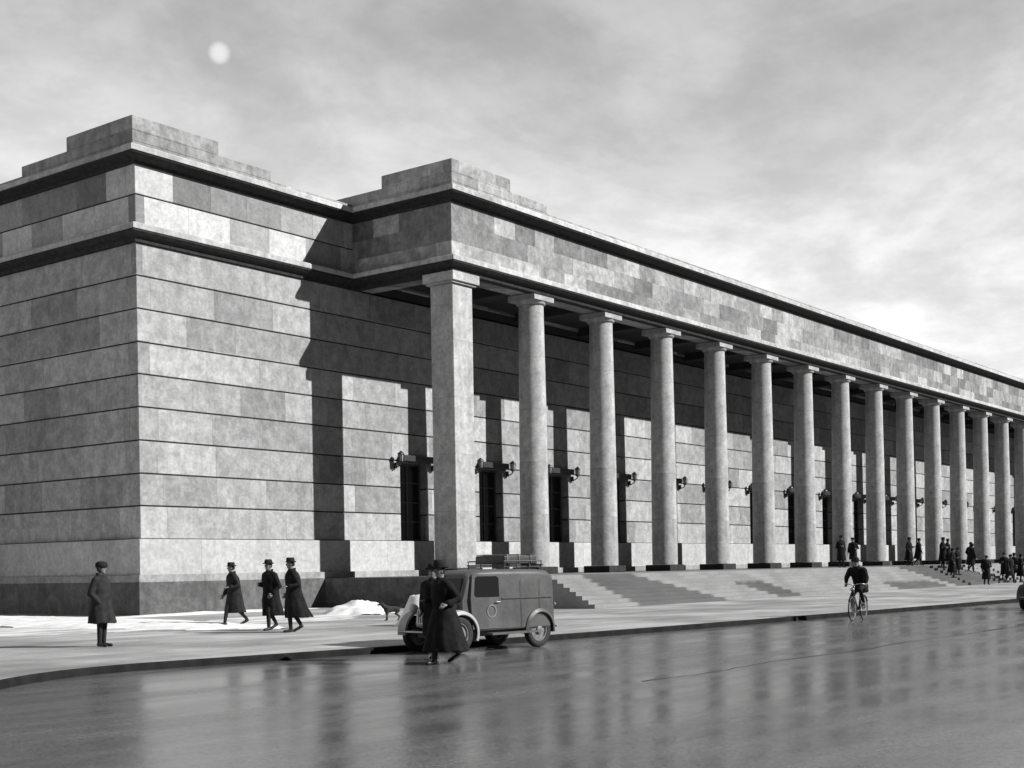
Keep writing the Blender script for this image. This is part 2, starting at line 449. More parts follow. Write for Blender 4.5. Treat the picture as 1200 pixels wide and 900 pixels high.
# frieze of the wing
bm = bmesh.new()
for a, b in ((14.25, 15.59), (15.59, 16.95)):
    box(bm, 0, XE, 0, .55, a + G, b - G); box(bm, 0, .55, .55, YB, a + G, b - G)
bevel_all(bm, 0.012)
finish('frieze', bm, 'frieze', B)
bm = bmesh.new(); sweep(bm, P0, [(-.05, 13.9), (-.05, 17.0), (-.4, 17.0), (-.4, 13.9)]); finish('frieze_joint', bm, 'soffit', B)
# portico entablature: beams, ceiling, beams to the wall
bm = bmesh.new()
box(bm, PX0, XR, PY, PY + 1.25, 13.85, 16.95)
box(bm, PX0, PX0 + 1.25, PY + 1.25, -.003, 13.85, 16.95)
box(bm, XR - 1.25, XR, PY + 1.25, -.003, 13.85, 16.95)
finish('entablature', bm, 'porch_frieze', B)
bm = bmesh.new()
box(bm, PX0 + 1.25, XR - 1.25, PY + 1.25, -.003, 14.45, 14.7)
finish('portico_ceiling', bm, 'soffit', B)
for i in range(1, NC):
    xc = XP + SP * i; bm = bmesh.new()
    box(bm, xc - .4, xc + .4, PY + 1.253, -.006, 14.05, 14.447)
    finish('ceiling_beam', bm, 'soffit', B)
PC = [(0, YB), (0, 0), (PX0, 0), (PX0, PY), (XR, PY), (XR, 0), (XE, 0)]
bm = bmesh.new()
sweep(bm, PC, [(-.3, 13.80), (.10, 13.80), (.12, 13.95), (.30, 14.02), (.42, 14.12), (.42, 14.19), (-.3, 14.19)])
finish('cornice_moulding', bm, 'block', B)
bm = bmesh.new()
sweep(bm, PC, [(-.3, 14.193), (.45, 14.193), (.45, 14.37), (.40, 14.42), (-.3, 14.46)])
finish('lower_cornice', bm, 'trim', B)
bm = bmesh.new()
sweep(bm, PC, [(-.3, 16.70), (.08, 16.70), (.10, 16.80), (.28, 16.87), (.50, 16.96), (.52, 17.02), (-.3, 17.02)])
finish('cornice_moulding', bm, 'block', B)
bm = bmesh.new()
sweep(bm, PC, [(-.3, 17.023), (.56, 17.023), (.56, 17.19), (.50, 17.26), (-.3, 17.30)])
finish('upper_cornice', bm, 'trim', B)
# parapets with stepped corner blocks
def parapet(bm, pts, z0, z1, th=.9, out=0.32):
    sweep(bm, pts, [(out, z0), (out, z1), (out - th, z1), (out - th, z0)])
for nm, path, za, zb in [
    ('parapet', [(0, YB), (0, 0), (PX0, 0), (PX0, PY), (XR, PY), (XR, 0), (XE, 0)], 17.28, 17.42),
    ('parapet_step', [(0, 6.7), (0, 0), (6.45, 0)], 17.417, 17.81),
    ('parapet_block', [(0, 3.7), (0, 0), (3.72, 0)], 17.807, 18.35),
    ('parapet_step', [(PX0, .75), (PX0, PY), (PX0 + 6.35, PY)], 17.417, 17.81),
    ('parapet_block', [(PX0, PY + 3.55), (PX0, PY), (PX0 + 3.65, PY)], 17.807, 18.35),
    ('parapet_step', [(XR - 6.35, PY), (XR, PY), (XR, .7)], 17.417, 17.81),
    ('parapet_block', [(XR - 3.65, PY), (XR, PY), (XR, PY + 3.55)], 17.807, 18.35)]:
    bm = bmesh.new(); parapet(bm, path, za, zb, 1.6 if nm != 'parapet' else .9, 0.34 + (0.003 if nm != 'parapet' else 0)); bevel_all(bm, .015)
    finish(nm, bm, 'parapet', B)
bm = bmesh.new()
box(bm, .5, XE, .5, YB, 17.0, 17.1); box(bm, PX0 + .4, XR - .4, PY + .4, .497, 17.0, 17.1)
finish('roof', bm, 'roof', B)
bm = bmesh.new(); box(bm, XE - .5, XE, .56, YB, 2.82, 17); box(bm, .56, XE - .503, YB - .5, YB, 0, 17)
finish('rear_wall', bm, 'wall', B)
# portico floor and stairs
SX0, SX1 = 9.1, XR + 2.4
YT, YBOT = -12.1, -14.0
nst = 8; rise = 1.22 / nst; tread = (YT - YBOT) / (nst - 1)
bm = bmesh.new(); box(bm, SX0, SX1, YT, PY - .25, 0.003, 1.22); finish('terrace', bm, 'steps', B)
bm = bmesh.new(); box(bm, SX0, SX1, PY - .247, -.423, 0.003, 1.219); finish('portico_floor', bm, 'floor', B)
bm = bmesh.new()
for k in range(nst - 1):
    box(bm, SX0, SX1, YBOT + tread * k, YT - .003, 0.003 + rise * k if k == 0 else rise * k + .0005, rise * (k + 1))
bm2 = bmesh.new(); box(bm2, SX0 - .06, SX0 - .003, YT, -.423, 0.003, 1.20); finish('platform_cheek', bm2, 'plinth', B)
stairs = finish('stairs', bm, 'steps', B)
# pier and columns
def pier(xc):
    bm = bmesh.new(); box(bm, xc - .60, xc + .69, PY + .01, PY + 1.22, 1.55, 13.36); bevel_all(bm, .015)
    o = finish('pier', bm, 'column', B)
    bm = bmesh.new(); box(bm, xc - .82, xc + .93, PY - .2, PY + 1.45, 13.45, 13.82); box(bm, xc - .72, xc + .83, PY - .1, PY + 1.35, 13.363, 13.447); finish('capital', bm, 'trim', o)
    bm = bmesh.new(); box(bm, xc - .78, xc + .89, PY - .16, PY + 1.41, 1.22, 1.547); finish('plinth_block', bm, 'block', o)
    return o
pier(XP)
pier(XR - .73)
cb = bmesh.new(); prof = []
H0, H1 = 1.55, 13.40
for k in range(13):
    f = k / 12; r_ = 0.665 - 0.10 * f ** 1.6
    prof.append((r_, H0 + (H1 - H0) * f))
prof.append((0.60, 13.42))
lathe(cb, prof, 40)
CY = -4.93
col = finish('column', cb, 'column', B, True, 40); col.location = (XP + SP + .05, CY, 0)
bm = bmesh.new(); box(bm, -.75, .75, -.75, .75, 13.56, 13.82); lathe(bm, [(.60, 13.40), (.66, 13.44), (.72, 13.557)], 32)
cap = finish('capital', bm, 'column', col)
bm = bmesh.new(); box(bm, -.74, .74, -.74, .74, 1.22, 1.547)
blk = finish('plinth_block', bm, 'block', col)
for i in range(2, NC):
    c2 = col.copy(); COL.objects.link(c2); c2.location = (XP + SP * i + .05, CY, 0)
    for ch in (cap, blk):
        d = ch.copy(); COL.objects.link(d); d.parent = c2
# windows with wall lanterns
def window(wx):
    bm = bmesh.new()                                 # frame: outer frame, mullion, transoms
    y0, y1 = .42, .50
    box(bm, -WH, -WH + .09, y0, y1, 2.823, WZ - .003); box(bm, WH - .09, WH, y0, y1, 2.823, WZ - .003)
    box(bm, -.04, .04, y0 + .003, y1, 2.823, WZ - .003)
    for zt in (2.823, 3.7, 4.6, 5.5, WZ - .093): box(bm, -WH + .09, WH - .09, y0 + .006, y1, zt, zt + (.09 if zt in (2.823, WZ - .093) else .05))
    f = finish('window', bm, 'frame', B); f.location = (wx, 0, 0)
    bm = bmesh.new(); box(bm, -WH + .05, WH - .05, .47, .48, 2.85, WZ - .05); finish('pane', bm, 'glass', f)
    bm = bmesh.new(); box(bm, -WH - .12, WH + .2, -.32, -.003, 6.46, 6.74); bevel_all(bm, .02)
    finish('window_hood', bm, 'dark', f)
    return f
w0 = window(WX[0])
def lantern(xx):
    bm = bmesh.new()
    tube(bm, [(0, -.01, 6.25), (0, -.2, 6.18), (0, -.36, 6.26), (0, -.4, 6.38)], .03, 8)
    lathe(bm, [(.07, 6.12), (.08, 6.14), (.07, 6.36), (.05, 6.38)], 10, (0, -.06, 0))
    lathe(bm, [(.06, 6.36), (.12, 6.40), (.12, 6.43)], 8, (0, -.4, 0))
    for k in range(6):
        a = k * math.pi / 3; tube(bm, [(.11 * math.cos(a), -.4 + .11 * math.sin(a), 6.42), (.14 * math.cos(a), -.4 + .14 * math.sin(a), 6.74)], .016, 5)
    lathe(bm, [(.17, 6.74), (.15, 6.79), (.05, 6.87), (.02, 6.90)], 8, (0, -.4, 0))
    o = finish('wall_lantern', bm, 'dark', B); o.location = (xx, 0, 0)
    bm = bmesh.new(); lathe(bm, [(.085, 6.43), (.12, 6.735)], 6, (0, -.4, 0)); finish('lantern_glass', bm, 'lamp', o)
    return o
l0 = lantern(WX[0] - 1.3); l1 = copy_tree(l0, B); l1.location = (WX[0] + 1.3, 0, 0)
for wx in WX[1:]:
    c = copy_tree(w0, B); c.location = (wx, 0, 0)
    for s in (-1.3, 1.3):
        c = copy_tree(l0, B); c.location = (wx + s, 0, 0)

# ------------------------------------------------------------------ snow
def heap(name, cx, cy, lx, ly, h, seed, rot=0, mat='snow', res=0.12, tag=None, power=1.0, z0=0.0):
    bm = bmesh.new(); nx, ny = int(2 * lx / res), int(2 * ly / res)
    g = {}
    for i in range(nx + 1):
        for j in range(ny + 1):
            a, b = -lx + 2 * lx * i / nx, -ly + 2 * ly * j / ny
            r2 = math.sqrt((a / lx) ** 2 + (b / ly) ** 2)
            n_ = noise.fractal(Vector((a * .8 + seed, b * .8, seed)), 1.0, 2.0, 4)
            n3 = noise.fractal(Vector((a * 4 + seed, b * 4, 2)), 1.0, 2.0, 4)
            hgt = h * max(0.0, 1 + (.35 * noise.noise(Vector((a * 1.1, b * 1.7, seed))) if h > .3 else 0) - max(0.0, r2 + .28 * n_) ** (2 * power)) * (1 + .45 * n_) + .12 * h * n3 * max(0.0, 1.2 - r2) - .02
            if hgt < -.01 and r2 > .3 and hgt < 0: hgt = -.02
            ca, sa = math.cos(rot), math.sin(rot)
            g[i, j] = (cx + a * ca - b * sa, cy + a * sa + b * ca, z0 + hgt)
    vv = {}
    def V(k):
        if k not in vv: vv[k] = bm.verts.new(g[k])
        return vv[k]
    for i in range(nx):
        for j in range(ny):
            ks = [(i, j), (i + 1, j), (i + 1, j + 1), (i, j + 1)]
            if max(g[k][2] for k in ks) > z0 - .015: bm.faces.new([V(k) for k in ks])
    o = finish(name, bm, mat, None, True)
    o['kind'] = 'stuff'; o['label'] = tag
    return o
heap('snow_bank', -5.6, -1.5, 2.6, 12.5, .16, 3, R(-3), tag='white strip of snow on the pavement along the shaded end wall', res=.16, power=2)
heap('snow_edge', 2.2, -1.3, 6.5, 0.7, .10, 5, 0, tag='thin snow edge along the sunlit plinth of the corner wing', res=.12)
heap('snow_heap', 4.3, -7.0, 2.9, 1.3, .42, 8, R(40), tag='low rounded snow heap on the pavement right of the three walkers')
heap('snow_heap', -3.3, -16.6, 0.95, .85, .85, 12, R(40), tag='tall snow heap on the pavement just behind the van bonnet')
heap('snow_patch', -8.8, -7.5, 4.6, 4.2, .035, 21, R(35), 'slush', .2, 'flat trodden snow covering the pavement round the standing man', 1.6)
heap('snow_patch', -1.0, -8.6, 5.0, 3.0, .035, 27, R(35), 'slush', .2, 'flat trodden snow at the feet of the three walkers', 1.6)

bm = bmesh.new()                                    # thin remnants of snow lying on the parapet
for k in range(34):
    xa = 34 + k * 2.9 + random.uniform(-1, 1); ln = random.uniform(.3, 1.5); hh_ = random.uniform(.04, .13)
    y0 = PY - .30
    loft(bm, [[(xa + t_ * ln, y0 + .25 + .22 * sc_ * math.cos(a), 17.41 + hh_ * sc_ * max(0, math.sin(a))) for a in [2 * math.pi * q / 10 for q in range(10)]] for t_, sc_ in ((0, .15), (.2, .8), (.5, 1), (.8, .7), (1, .1))])
o = finish('parapet_snow', bm, 'slush', None, True); o['kind'] = 'stuff'; o['label'] = 'thin remnants of snow along the top of the long portico parapet'
# ------------------------------------------------------------------ people
def mesh_hand(bm, wrist, d, out, sc=1.0, mi=1):
    """five fingers, slightly curled; d = pointing direction, out = thumb side"""
    wv = Vector(wrist); d = Vector(d).normalized(); out = Vector(out); out = (out - d * out.dot(d)).normalized(); nrm = d.cross(out)
    pc = wv + d * .045 * sc
    loft(bm, [[pc + d * t_ * sc + out * (ww * math.cos(a)) * sc + nrm * (.016 * math.sin(a)) * sc for a in [2 * math.pi * k / 8 for k in range(8)]] for t_, ww in ((-.045, .026), (-.01, .040), (.03, .043), (.048, .038))], mi=mi)
    for k, ln in enumerate((.070, .080, .075, .058)):
        b = pc + d * .045 * sc + out * (.030 - .020 * k) * sc
        m1 = b + (d * ln * .5 + nrm * .012) * sc; e = m1 + (d * ln * .35 + nrm * .032) * sc
        tube(bm, [b, m1, e], [.0095 * sc, .0085 * sc, .007 * sc], 6, mi)
    b = pc + out * .036 * sc - d * .015 * sc
    tube(bm, [b, b + (out * .025 + d * .03) * sc, b + (out * .028 + d * .062 + nrm * .015) * sc], [.012 * sc, .010 * sc, .008 * sc], 6, mi)
def limb(bm, pts, rads):
    tube(bm, pts, rads, 10)
    for q, r_ in zip(pts, rads): ball(bm, q, r_, sub=1)
def human(J, name, label, loc, rz, coat='coat', hem=0.38, flare=0.34, trail=0.0, hat='fedora', sc=1.0, group=None, vox=0.02, hands='show', belt=False):
    """J: joints in local space, +X is where the person faces, z=0 under the feet"""
    g = lambda k: Vector(J[k])
    root = empty(name, loc, rz, label, 'person', group); root.scale = (sc,) * 3
    # body, one continuous surface
    bm = bmesh.new()
    pel, che, nck, hd = g('pelvis'), g('chest'), g('neck'), g('head')
    limb(bm, [pel, (pel + che) / 2, che], [.14, .135, .15])
    for s in ('L', 'R'):
        sg = 1 if s == 'L' else -1
        hip = pel + Vector((0, .09 * sg, -.04))
        limb(bm, [hip, g('knee' + s), g('ankle' + s)], [.095, .068, .046])
        limb(bm, [g('ankle' + s) + Vector((-.03, 0, -.035)), g('toe' + s)], [.042, .034])
        limb(bm, [g('sho' + s), g('elb' + s), g('wri' + s)], [.062, .048, .033])
        tube(bm, [che + Vector((0, 0, .08)), g('sho' + s)], [.09, .06], 8)
    limb(bm, [che + Vector((0, 0, .1)), nck, hd + Vector((-.01, 0, -.06))], [.09, .062, .055])
    ball(bm, hd, .1, .98, .78, 1.18, 2)
    ball(bm, hd + Vector((.035, 0, -.075)), .052, 1, .95, .8, 2)          # jaw
    bm = bake(bm, vox * .8, 2)
    # nose, ears, eyes, mouth
    ball(bm, hd + Vector((.098, 0, -.015)), .016, 1.1, .8, 1.6, 1)
    ball(bm, hd + Vector((.088, 0, -.065)), .014, .6, 1.5, .4, 1)
    for s in (-1, 1):
        ball(bm, hd + Vector((.0, .080 * s, -.01)), .022, .7, .35, 1.3, 1)
    zc = nck.z - .02
    for f in bm.faces:
        c = f.calc_center_median()
        fz = min(g('ankleL').z, g('ankleR').z)
        if c.z > zc: f.material_index = 1
        else: f.material_index = 0
        for s in ('L', 'R'):
            if (c - g('ankle' + s)).length < .16 and c.z < g('ankle' + s).z + .0: f.material_index = 3
    for s in (-1, 1): ball(bm, hd + Vector((.088, .033 * s, .012)), .011, .6, 1.3, .8, 1, 2)
    if hands == 'show':
        for s in ('L', 'R'):
            d = (g('wri' + s) - g('elb' + s)).normalized()
            mesh_hand(bm, g('wri' + s), d, Vector(J.get('thumb' + s, (1, 0, 0))))
    body = finish('body', bm, ['trouser', 'skin', 'eye', 'leather'], root, True)
    # overcoat: lofted skirt and chest, sleeves, collar, then fused
    bm = bmesh.new(); rings = []
    up = (nck - pel); fwd = Vector((1, 0, 0))
    spec = J.get('coat') or [(0.02, .085, .085), (-.03, .12, .12), (-.075, .155, .235), (-.16, .185, .26), (-.32, .19, .235), (-.50, .19, .225)]
    for dz, rx, ry in spec:
        t_ = max(0, (nck.z + dz - pel.z) / max(.05, (nck.z - pel.z))); c = pel + (nck - pel) * t_; c.z = nck.z + dz
        rings.append((c, rx, ry, 0))
    zb = rings[-1][0].z; cb_ = rings[-1][0].copy()
    for k in range(1, 6):
        f = k / 5; z = zb + (hem - zb) * f
        c = Vector((cb_.x + J.get('skirt_dx', 0) * f - trail * f * f, cb_.y, z))
        rings.append((c, (.19 if 'coat' not in J else .165) + (flare - .19) * f, .225 + (flare * .92 - .225) * f, f))
    out = []
    for c, rx, ry, f in rings:
        ring = []
        for k in range(32):
            a = 2 * math.pi * k / 32
            wv = 1 + f * (.07 * math.sin(3 * a + 1.3 + rz) + .05 * math.sin(7 * a + 4 * f) + .03 * math.sin(11 * a + rz))
            ring.append(c + Vector((rx * wv * math.cos(a), ry * wv * math.sin(a), .015 * f * math.sin(5 * a))))
        out.append(ring)
    loft(bm, out)
    for s in ('L', 'R'):
        sh, el, wr = g('sho' + s), g('elb' + s), g('wri' + s)
        limb(bm, [sh, el, wr - (wr - el).normalized() * .02], [.088, .074, .060])
        tube(bm, [nck + Vector((0, 0, -.07)), sh], [.09, .085], 10)
    if belt:
        pass
    bm = bake(bm, vox, 3)
    for v in bm.verts:                                                     # cloth folds
        n_ = noise.noise(Vector((v.co.x * 9, v.co.y * 9, v.co.z * 3.2)) + Vector((rz, label.__len__(), 0)))
        v.co += v.normal * .010 * n_
    cobj = finish('overcoat', bm, coat, root, True)
    bm = bmesh.new()                                                       # turned-up collar
    col_r = []
    for z, r_ in ((-.05, .105), (.0, .098), (.045, .100), (.045, .085), (0, .082), (-.05, .09)):
        col_r.append([nck + Vector((r_ * math.cos(a) - .005, r_ * .95 * math.sin(a), z - .02 * math.cos(a))) for a in [2 * math.pi * k / 20 for k in range(20)]])
    loft(bm, col_r, cap=False)
    finish('collar', bm, coat, cobj, True)
    # hair and hat
    bm = bmesh.new(); ball(bm, hd + Vector((-.012, 0, .012)), .104, .98, .82, 1.12, 2)
    for v in list(bm.verts):
        if v.co.x > hd.x + .045 or v.co.z < hd.z - .075: bm.verts.remove(v)
    finish('hair', bm, 'hat', root, True)
    if hat:
        bm = bmesh.new(); h0 = hd + Vector((-.005, 0, .055))
        big_ = 1.12 if hat == 'tall' else 1.0
        if hat in ('fedora', 'tall'):
            crown = .110 * (1.35 if hat == 'tall' else 1.0)
            prof = [(.140, .010), (.145, .0), (.128, -.008), (.105, .004), (.104, .05), (.098, crown * .8), (.085, crown), (.045, crown - .012), (.002, crown - .022)]
            lathe(bm, [(r_ * big_, z) for r_, z in prof], 28, h0, cap=False)
            for v in bm.verts:
                d = v.co - h0
                if d.z > .06: v.co.y = h0.y + d.y * .78
                if d.xy.length > .13: v.co.z += .022 * (abs(d.y) / .17) ** 2 - .01 * (d.x / .17)
        else:                                                             # round fur cap
            lathe(bm, [(.10, -.03), (.125, -.02), (.13, .03), (.118, .075), (.07, .105), (.002, .11)], 24, h0, cap=False)
            tube(bm, [h0 + Vector((-.0, .10, -.02)), h0 + Vector((.0, .108, -.07)), h0 + Vector((.01, .095, -.13))], [.03, .036, .02], 8)
            tube(bm, [h0 + Vector((-.0, -.10, -.02)), h0 + Vector((.0, -.108, -.07)), h0 + Vector((.01, -.095, -.13))], [.03, .036, .02], 8)
        finish('hat', bm, 'hat', root, True)
    return root
def stand(stride=0.0, lean=0.0, armL=None, armR=None, spread=.10, fling=0.0):
    s = stride / 2; pz = .93 - .12 * stride ** 2
    J = dict(pelvis=(0, 0, pz), chest=(lean * .6, 0, pz + .40), neck=(lean, 0, pz + .58), head=(lean + .03, 0, pz + .73))
    for k, sg, st in (('L', 1, s), ('R', -1, -s)):
        back = st < 0
        ax = st - (.05 if back else 0); az = .085 + (.09 if back and stride > .2 else 0)
        J['ankle' + k] = (ax, spread * sg, az)
        J['knee' + k] = (ax * .5 + (.09 if stride > .1 else .02) + (.03 if back else 0), spread * sg * 1.02, .50)
        J['toe' + k] = (ax + .17, (spread + .03) * sg, .03 if not (back and stride > .2) else .028)
        J['sho' + k] = (lean * .95, .185 * sg, pz + .50)
        a = armL if k == 'L' else armR
        if a: J['elb' + k] = (lean + a[0][0], a[0][1] * sg, pz + a[0][2]); J['wri' + k] = (lean + a[1][0], a[1][1] * sg, pz + a[1][2])
        else:
            sw = -st * .45
            J['elb' + k] = (lean * .9 + sw * .5 - .02, .255 * sg, pz + .22); J['wri' + k] = (lean * .9 + sw + .05, .245 * sg, pz - .02)
        J['thumb' + k] = (1, -.4 * sg, 0)
    return J
POCKET = ((-.08, .29, .20), (.08, .22, .02))
BENT = ((-.06, .28, .20), (.19, .17, .26))
CARRY = ((-.10, .30, .22), (.15, .30, .20))
HWS = 1.03
GW = 'people walking past the corner wing'
human(stand(0, .0, POCKET, POCKET, .09), 'person', 'person in heavy flared coat and round cap standing alone on snow before the shaded wall',
      (-13.55, -16.4, 0), R(-65), 'coat3', .50, .31, 0, 'cap', vox=.018, hands='none')
human(stand(.62, .06, CARRY, None), 'person', 'person in long coat and hat, legs wide apart, leading the three walkers',
      (-5.05, -10.9, 0), R(152), 'coat2', .36, .30, .03, 'fedora', HWS, vox=.018, group=GW)
human(stand(.34, .05, POCKET, BENT), 'person', 'person in long dark coat and hat, middle one of the three walkers',
      (-6.85, -14.4, 0), R(175), 'coat', .38, .29, .08, 'fedora', HWS, vox=.018, group=GW)
human(stand(.24, .06, CARRY, POCKET), 'person', 'person in the widest swinging overcoat, last of the three walkers, nearest the snow heap',
      (-7.4, -15.85, 0), R(148), 'coat', .36, .34, .12, 'fedora', 1.04, vox=.018, group=GW)
human(stand(.55, .05, ((-.16, .32, .24), (.10, .36, .16)), ((-.05, .30, .22), (.2, .2, .22))), 'person',
      'person in long black overcoat and tall hat striding across the road before the van',
      (-12.95, -25.45, -.122), R(160), 'coat', .22, .43, .05, 'tall', 1.0, vox=.016)
human(stand(.3, .03, BENT, POCKET), 'person', 'person in a wide-brimmed dark hat half hidden behind the black overcoat by the van bonnet',
      (-12.3, -24.68, -.122), R(-170), 'coat', .45, .24, 0, 'fedora', .975, vox=.018)

# bicycle, local +X forward, z=0 road
def bicycle(label, loc, rz, group=None):
    r_ = empty('bicycle', loc, rz, label, 'bicycle', group)
    WR = .335
    for xw in (.54, -.50):
        bm = bmesh.new()
        pts = [(xw + WR * math.cos(a), 0, WR + WR * math.sin(a)) for a in [2 * math.pi * k / 36 for k in range(37)]]
        tube(bm, pts, .020, 8); wh = finish('wheel', bm, 'tyre', r_, True)
        bm = bmesh.new()
        tube(bm, [(xw + .31 * math.cos(a), 0, WR + .31 * math.sin(a)) for a in [2 * math.pi * k / 36 for k in range(37)]], .010, 6)
        lathe(bm, [(.022, -.045), (.022, .045)], 10, (xw, 0, WR), 'Y')
        for k in range(24):
            a = 2 * math.pi * k / 24
            tube(bm, [(xw + .02 * math.cos(a + .7), .03 * (-1) ** k, WR + .02 * math.sin(a + .7)), (xw + .31 * math.cos(a), 0, WR + .31 * math.sin(a))], .0022, 4)
        finish('rim', bm, 'steel', wh)
        bm = bmesh.new()
        aa = [R(20 + k * 7) for k in range(20)] if xw < 0 else [R(35 + k * 7) for k in range(17)]
        loft(bm, [[(xw + rr * math.cos(a), yy, WR + rr * math.sin(a)) for rr, yy in ((.365, -.028), (.375, 0), (.365, .028), (.370, 0))] for a in aa])
        finish('mudguard', bm, 'chain', r_)
    bm = bmesh.new()
    BB = (-.03, 0, .29); ST = (-.20, 0, .80); HT = (.36, 0, .86); HB = (.40, 0, .70)
    for a, b in ((BB, ST), (ST, HT), (BB, HB), (HT, HB)): tube(bm, [a, b], .017, 8)
    for s in (-1, 1):
        tube(bm, [(ST[0], .02 * s, ST[2]), (-.50, .05 * s, WR)], .010, 6); tube(bm, [(BB[0], .03 * s, BB[2]), (-.50, .05 * s, WR)], .010, 6)
    finish('frame', bm, 'chain', r_, True)
    bm = bmesh.new()
    tube(bm, [HB, (.42, 0, .68)], .018, 8)
    for s in (-1, 1): tube(bm, [(.42, .0, .68), (.43, .05 * s, .66), (.54, .05 * s, WR)], .011, 6)
    finish('fork', bm, 'chain', r_, True)
    bm = bmesh.new(); tube(bm, [(.36, 0, .85), (.35, 0, 1.0)], .013, 8)
    for s in (-1, 1): tube(bm, [(.35, 0, 1.0), (.40, .10 * s, 1.03), (.36, .25 * s, 1.04), (.20, .28 * s, 1.02), (.16, .28 * s, 1.01)], [.012, .012, .012, .012, .016], 8)
    finish('handlebar', bm, 'steel', r_, True)
    bm = bmesh.new(); lathe(bm, [(.035, 0), (.05, .03), (.055, .07)], 12, (.47, 0, .88), 'X'); finish('headlamp', bm, 'steel', r_, True)
    bm = bmesh.new(); tube(bm, [ST, (-.225, 0, .90)], .013, 8)
    loft(bm, [[(-.36 + t_ * .27, ww * math.cos(a), .93 + .02 * math.sin(a) + dz) for a in [2 * math.pi * k / 10 for k in range(10)]] for t_, ww, dz in ((0, .05, .01), (.2, .09, .01), (.5, .06, 0), (.8, .025, 0), (1, .015, 0))])
    finish('saddle', bm, 'leather', r_, True)
    bm = bmesh.new(); lathe(bm, [(.085, -.004), (.085, .004)], 20, (BB[0], -.05, BB[2]), 'Y')
    tube(bm, [(BB[0], -.06, BB[2]), (BB[0] + .12, -.08, BB[2] - .11)], .010, 6); tube(bm, [(BB[0], .06, BB[2]), (BB[0] - .12, .08, BB[2] + .11)], .010, 6)
    box(bm, BB[0] + .08, BB[0] + .17, -.17, -.08, BB[2] - .125, BB[2] - .10); box(bm, BB[0] - .17, BB[0] - .08, .08, .17, BB[2] + .10, BB[2] + .125)
    finish('crank', bm, 'steel', r_)
    bm = bmesh.new(); box(bm, BB[0] - .02, BB[0] + .02, -.056, -.048, .2, .21); tube(bm, [(BB[0], -.055, BB[2] + .085), (-.50, -.055, WR + .03)], .006, 5); tube(bm, [(BB[0], -.055, BB[2] - .085), (-.50, -.055, WR - .03)], .006, 5)
    finish('chain', bm, 'chain', r_)
    return r_
def rider_joints():
    J = dict(pelvis=(-.23, 0, 1.02), chest=(-.02, 0, 1.36), neck=(.10, 0, 1.51), head=(.17, 0, 1.63))
    J.update(kneeL=(.20, .12, .88), ankleL=(-.13, .12, .50), toeL=(.02, .13, .43))
    J.update(kneeR=(.22, -.12, .64), ankleR=(.05, -.12, .27), toeR=(.20, -.13, .19))
    J.update(shoL=(.06, .195, 1.43), shoR=(.06, -.195, 1.43), elbL=(.12, .29, 1.20), elbR=(.12, -.29, 1.20), wriL=(.19, .28, 1.07), wriR=(.19, -.28, 1.07))
    J['thumbL'] = (0, -1, 0); J['thumbR'] = (0, 1, 0)
    J['coat'] = [(0.02, .085, .085), (-.03, .12, .12), (-.075, .145, .215), (-.16, .165, .235), (-.32, .168, .205), (-.48, .17, .20)]
    J['skirt_dx'] = 0.02
    return J
GC = 'cyclists on the wet road'
CYC = (5.35, -25.5, -.122)
bicycle('black bicycle ridden along the wet road in front of the steps', CYC, R(185), None)
RIDER = human(rider_joints(), 'person', 'person in dark coat and hat riding a bicycle on the wet road', CYC, R(185), 'coat', .78, .24, .04, 'fedora', 1.0, vox=.018)

# people on and near the steps
A = human(stand(.05, .0, POCKET, BENT), 'person', 'person standing on the portico floor above the cyclist, arms out', (40.0, -10.2, 1.22), R(-120), 'coat', .40, .26, 0, 'fedora', vox=.025, group='people on the museum steps')
Bp = human(stand(.4, .05, CARRY, None), 'person', 'person walking behind the column right of the cyclist', (46.5, -8.2, 1.22), R(180), 'coat2', .45, .27, .04, 'fedora', vox=.025, group='people on the museum steps')
Cp = human(stand(.15, .02, BENT, POCKET), 'person', 'left person of the close pair on the portico floor right of the cyclist', (52.1, -9.6, 1.22), R(-90), 'coat', .35, .29, .02, 'fedora', vox=.025, group='people on the museum steps')
def pc(src, label, loc, rz, sc=1.0):
    c = copy_tree(src); c.location = loc; c.rotation_euler = (0, 0, rz); c['label'] = label; c.scale = (sc,) * 3; return c
pc(Bp, 'right person of the close pair on the portico floor right of the cyclist', (52.9, -9.9, 1.22), R(-60), .98)
pc(A, 'lone person on the portico floor between the close pair and the crowd', (57.3, -10.3, 1.22), R(-70), .96)
ST3 = lambda y: rise * (int((y - YBOT) / tread) + 1)
pc(Cp, 'left person of the two coming down the steps', (49.6, -13.2, ST3(-13.2)), R(-75), 1.0)
pc(A, 'shorter person touching the left one of the two coming down the steps', (50.9, -13.1, ST3(-13.1)), R(-100), .93)
pc(Bp, 'right person of the two coming down the steps', (54.1, -12.9, ST3(-12.9)), R(-40), 1.0)
pc(Cp, 'person at the foot of the steps left of the group at the picture edge', (50.7, -14.9, 0), R(-150), .98)
pc(Bp, 'person at the foot of the steps, left one of the group at the picture edge', (56.4, -14.6, 0), R(-120), 1.02)
pc(A, 'person at the foot of the steps, middle one of the group at the picture edge', (58.4, -14.7, 0), R(-60), 1.02)
pc(Cp, 'person at the foot of the steps, rightmost of the group at the picture edge', (60.0, -14.9, 0), R(-100), 1.0)

